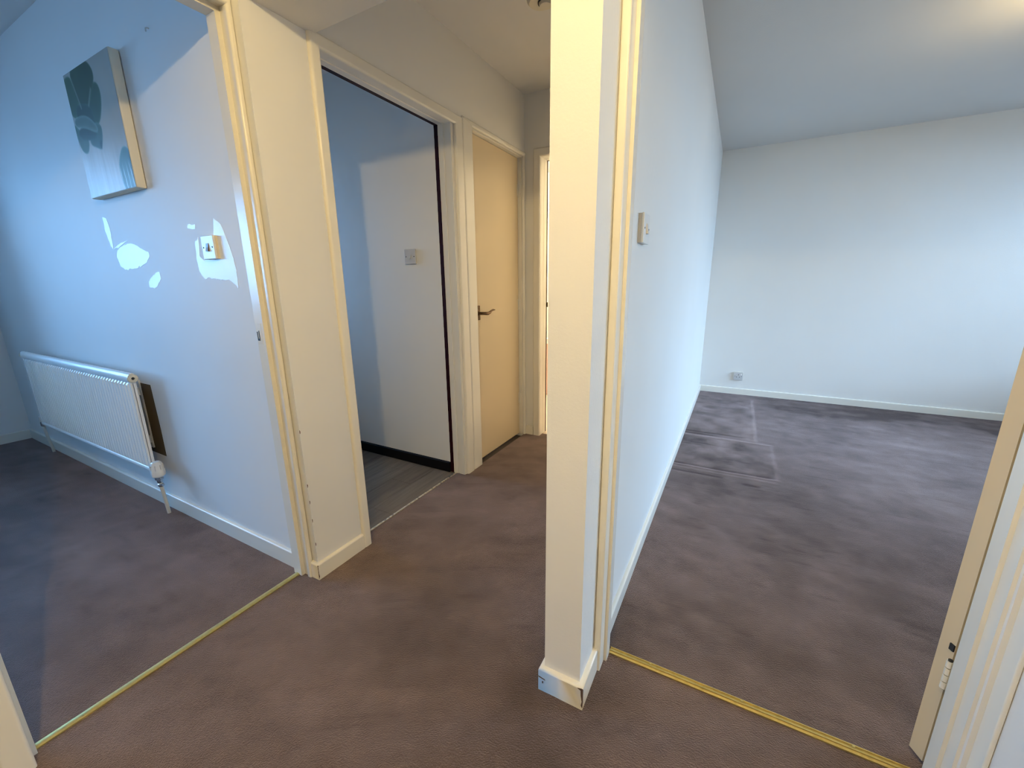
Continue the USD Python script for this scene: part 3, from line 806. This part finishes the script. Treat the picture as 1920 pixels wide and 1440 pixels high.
o = obj('print', trimesh.Trimesh(v3, ff, process=False), PRINT, pic, smooth=False, label='printed face with dark green leaf shapes on grey')
UsdGeom.PrimvarsAPI(o).CreatePrimvar('ink', Sdf.ValueTypeNames.Color3fArray, 'vertex').Set(Vt.Vec3fArray.FromNumpy(np.clip(colr, 0.01, 0.95).reshape(-1, 3).astype(np.float32)))

# a bent nail left in the wall above the picture
nail = tube([(-1.916, 0.884, 2.040), (-1.916, 0.876, 2.040), (-1.914, 0.871, 2.036), (-1.913, 0.870, 2.026)], 0.0022, 8)
obj('wall_nail', nail, GREYPLASTIC, label='small bent nail in the wall to the right of the canvas', category='nail')

# filler patches on the radiator wall, thin and glossier than the paint round them
for pts in (
        [(-2.649, 1.478), (-2.61, 1.473), (-2.593, 1.423), (-2.603, 1.364), (-2.607, 1.336), (-2.625, 1.347), (-2.646, 1.403)],
        [(-2.566, 1.327), (-2.509, 1.343), (-2.428, 1.352), (-2.361, 1.34), (-2.314, 1.32), (-2.27, 1.309), (-2.266, 1.284), (-2.324, 1.26), (-2.42, 1.244), (-2.528, 1.24), (-2.574, 1.26), (-2.587, 1.299)],
        [(-2.606, 1.333), (-2.546, 1.356), (-2.443, 1.366), (-2.493, 1.352), (-2.572, 1.336)],
        [(-2.242, 1.221), (-2.208, 1.221), (-2.205, 1.196), (-2.235, 1.172), (-2.282, 1.156), (-2.324, 1.163), (-2.323, 1.186)],
        [(-1.718, 1.403), (-1.678, 1.382), (-1.653, 1.331), (-1.631, 1.269), (-1.619, 1.218), (-1.628, 1.152), (-1.654, 1.172), (-1.679, 1.182), (-1.744, 1.183), (-1.787, 1.191), (-1.845, 1.192),
         (-1.879, 1.219), (-1.881, 1.256), (-1.871, 1.325), (-1.841, 1.342), (-1.85, 1.274), (-1.829, 1.258), (-1.746, 1.257), (-1.730, 1.345)],
        [(-1.901, 1.393), (-1.843, 1.388), (-1.849, 1.374), (-1.907, 1.378)]):
    pg = sg.Polygon(pts).buffer(0.004).buffer(-0.004).segmentize(0.012)
    rag = []
    for (px, pz) in list(pg.exterior.coords)[:-1]:
        k = meshkit.fbm(np.array([[px * 60, pz * 60, 1.0], [px * 60, pz * 60, 9.0]]), 3, 12) - 0.5
        rag.append((px + 0.014 * k[0], pz + 0.014 * k[1]))
    pg = sg.Polygon(rag).buffer(0)
    pg = max(getattr(pg, 'geoms', [pg]), key=lambda g: g.area)
    m = trimesh.creation.extrude_polygon(pg, 0.0012, engine='earcut')
    v = m.vertices
    m = trimesh.Trimesh(np.stack([v[:, 0], YP + 0.0004 - v[:, 2], v[:, 1]], 1), m.faces[:, ::-1], process=False)
    obj('filler_patch', m, FILLER, w_rad, smooth=False)

# ------------------------------------------------------------------ switches and socket


def switch(name, c, normal, depth, parts, label, category='light switch', body=PLASTIC, dolly=PLASTIC, w=0.084):
    """A square plate on a pattress; c is the centre on the wall, normal the wall's outward normal ('x+', 'y-')."""
    c = np.array(c, float)
    n = {'x+': np.array([1.0, 0, 0]), 'y-': np.array([0, -1.0, 0])}[normal]
    s = np.cross([0, 0, 1.0], n)
    Mx = np.eye(4)
    Mx[:3, 0], Mx[:3, 1], Mx[:3, 2], Mx[:3, 3] = s, [0, 0, 1], n, c
    root = xform(name, c, label=label, category=category)

    def put(nm, m, mt, **kw):
        m = m.copy()
        m.apply_transform(Mx)
        return obj(nm, m, mt, root, **kw)
    h = w / 2
    if depth > 0.014:
        put('back_box', rbox(-h + 0.001, h - 0.001, -h + 0.001, h - 0.001, -0.002, depth - 0.007, 0.002), GREYPLASTIC if name == 'light_switch' and normal == 'x+' else CREAM_PLASTIC)
    put('plate', rbox(-h, h, -h, h, max(-0.002, depth - 0.008), depth, 0.0025), body)
    for sx in (-1, 1):
        put('screw', lathe([[0, 0], [0.0032, 0], [0.0028, 0.0009], [0, 0.0009]], (sx * 0.030, parts.get('screw_v', 0.0), depth - 0.0002), n=14), DARKSLOT)
    for (x0, x1, y0, y1) in parts.get('rocker', ()):
        pts = [(y0, depth - 0.001), (y0, depth + 0.0065), ((y0 + y1) / 2, depth + 0.0035), (y1, depth + 0.0015), (y1, depth - 0.001)]
        put('rocker', sweep([[(xx, yy, zz) for yy, zz in pts] for xx in (x0, x1)]), dolly, smooth=False)
        put('rocker_gap', cat(box(x0 - 0.0014, x1 + 0.0014, y0 - 0.0018, y0, depth - 0.001, depth + 0.0004), box(x0 - 0.0014, x1 + 0.0014, y1, y1 + 0.0014, depth - 0.001, depth + 0.0004),
                              box(x0 - 0.0014, x0, y0, y1, depth - 0.001, depth + 0.0004), box(x1, x1 + 0.0014, y0, y1, depth - 0.001, depth + 0.0004)), GREYPLASTIC, smooth=False)
    for q in parts.get('slots', ()):
        put('socket_slot', box(q[0], q[1], q[2], q[3], depth - 0.001, depth + 0.0005), DARKSLOT, smooth=False)
    return root


switch('light_switch', (-1.752, YP, 1.300), 'y-', 0.017, {'rocker': [(-0.008, 0.008, -0.014, 0.014)]}, 'white surface light switch with brown rocker on the radiator wall', dolly=BROWNDOLLY)
switch('light_switch', (-1.711, 1.92, 1.317), 'y-', 0.010, {'rocker': [(-0.006, 0.006, -0.011, 0.011)], 'screw_v': 0.0}, 'small grey light switch on the kitchen wall inside the doorway', body=GREYPLASTIC, dolly=GREYPLASTIC)
switch('light_switch', (XP1, 1.330, 1.310), 'x+', 0.0165, {'rocker': [(-0.008, 0.008, -0.014, 0.014)]}, 'white surface light switch on the left bedroom wall near its doorway', dolly=GREYPLASTIC)
switch('wall_socket', (0.082, BACK_Y, 0.195), 'y-', 0.020, {'rocker': [(0.020, 0.030, 0.012, 0.028)], 'slots': [(-0.003, 0.003, 0.010, 0.020), (-0.020, -0.012, -0.012, -0.006), (0.008, 0.016, -0.012, -0.006)]},
       'single power socket low on the far bedroom wall', category='power socket', body=GREYPLASTIC)

# ------------------------------------------------------------------ smoke alarm
SMX, SMY = -0.890, 1.932
sa = xform('smoke_alarm', (SMX, SMY, CEILING), label='round smoke alarm on the hall ceiling', category='smoke alarm')
obj('base', lathe([[0, 0], [0.062, 0], [0.064, -0.006], [0.060, -0.020], [0.050, -0.030], [0, -0.030]], (SMX, SMY, CEILING)), CREAM_PLASTIC, sa)
obj('sensor_dome', lathe([[0, -0.028], [0.030, -0.028], [0.030, -0.034], [0.026, -0.044], [0, -0.046]], (SMX + 0.022, SMY + 0.004, CEILING)), CREAM_PLASTIC, sa)
obj('sensor_ring', lathe([[0.0295, -0.028], [0.0345, -0.028], [0.0345, -0.0335], [0.0295, -0.0335]], (SMX + 0.022, SMY + 0.004, CEILING)), DARKSLOT, sa)

# ------------------------------------------------------------------ lamps out of frame
for p, lb in ((LAMP, 'bare bulb pendant hanging in the hall lobby'), (BEDLAMP, 'bare bulb pendant hanging in the bedroom')):
    L = xform('pendant_lamp', (p[0], p[1], CEILING), label=lb, category='lamp')
    obj('ceiling_rose', lathe([[0, 0], [0.045, 0], [0.042, -0.012], [0.02, -0.03], [0, -0.03]], (p[0], p[1], CEILING)), PLASTIC, L)
    obj('flex', cyl((p[0], p[1], p[2] + 0.10), (p[0], p[1], CEILING - 0.028), 0.004, n=10), PLASTIC, L)
    obj('lamp_holder', lathe([[0, 0.05], [0.018, 0.05], [0.018, 0.085], [0.008, 0.105], [0, 0.105]], p), PLASTIC, L)
L = xform('ceiling_lamp', (-1.60, 3.50, CEILING), label='round bathroom ceiling lamp', category='lamp')
obj('base', lathe([[0, 0], [0.10, 0], [0.10, -0.02], [0, -0.02]], (-1.60, 3.50, CEILING)), PLASTIC, L)

# ------------------------------------------------------------------ windows


def window(name, x, y0, y1, z0, z1, mullions, label):
    w = xform(name, (x, (y0 + y1) / 2, z0), kind='structure', label=label)
    f = 0.05
    for nm, b in (('frame', (y0, y1, z0, z0 + f)), ('frame', (y0, y1, z1 - f, z1)), ('frame', (y0, y0 + f, z0 + f, z1 - f)), ('frame', (y1 - f, y1, z0 + f, z1 - f))):
        obj(nm, rbox(x - 0.03, x + 0.03, *b, 0.004), GLOSS, w)
    ys = [y0 + f] + [y0 + (y1 - y0) * k / (mullions + 1) for k in range(1, mullions + 1)] + [y1 - f]
    for k in range(1, mullions + 1):
        obj('mullion', rbox(x - 0.025, x + 0.025, ys[k] - 0.025, ys[k] + 0.025, z0 + f, z1 - f, 0.004), GLOSS, w)
    for k in range(mullions + 1):
        obj('pane', box(x - 0.002, x + 0.002, ys[k], ys[k + 1], z0 + f, z1 - f), GLASS, w, smooth=False)
    obj('sill', rbox(min(x, x), max(x, x) + 0.001, y0, y1, z0 - 0.02, z0, 0.0004), GLOSS, w)


window('window_1', -4.94, *LIV_WIN, 2, 'wide living-room window')
window('window_2', 3.07, *BED_WIN, 2, 'wide bedroom window')
window('window_3', -3.57, *KIT_WIN, 0, 'small kitchen window')

# ------------------------------------------------------------------ bath behind the hall doorway
bt = xform('bathtub', (-1.35, 4.2, 0), label='white bath with pink panel glimpsed through the gap beside the pillar', category='bathtub')
rim = m3.Manifold.cube((1.75, 0.72, 0.05)).translate((-2.2, 3.87, 0.55))
bowl = m3.Manifold.batch_hull([m3.Manifold.sphere(0.12, 24).translate((x, y, z)) for x in (-1.98, -0.68) for y in (4.08, 4.40) for z in (0.30, 0.75)])
body = m3.Manifold.cube((1.72, 0.66, 0.42)).translate((-2.19, 3.92, 0.14))
obj('tub', (rim + body) - bowl, ENAMEL, bt)
obj('side_panel', rbox(-2.2, -0.45, 3.885, 3.905, 0.0, 0.55, 0.003), PINK, bt, label='pink bath side panel')
obj('tap', cat(cyl((-1.74, 4.50, 0.6), (-1.74, 4.50, 0.68), 0.014, n=14), tube([(-1.74, 4.50, 0.675), (-1.74, 4.46, 0.69), (-1.74, 4.40, 0.685), (-1.74, 4.38, 0.66)], 0.010)), CHROME, bt)
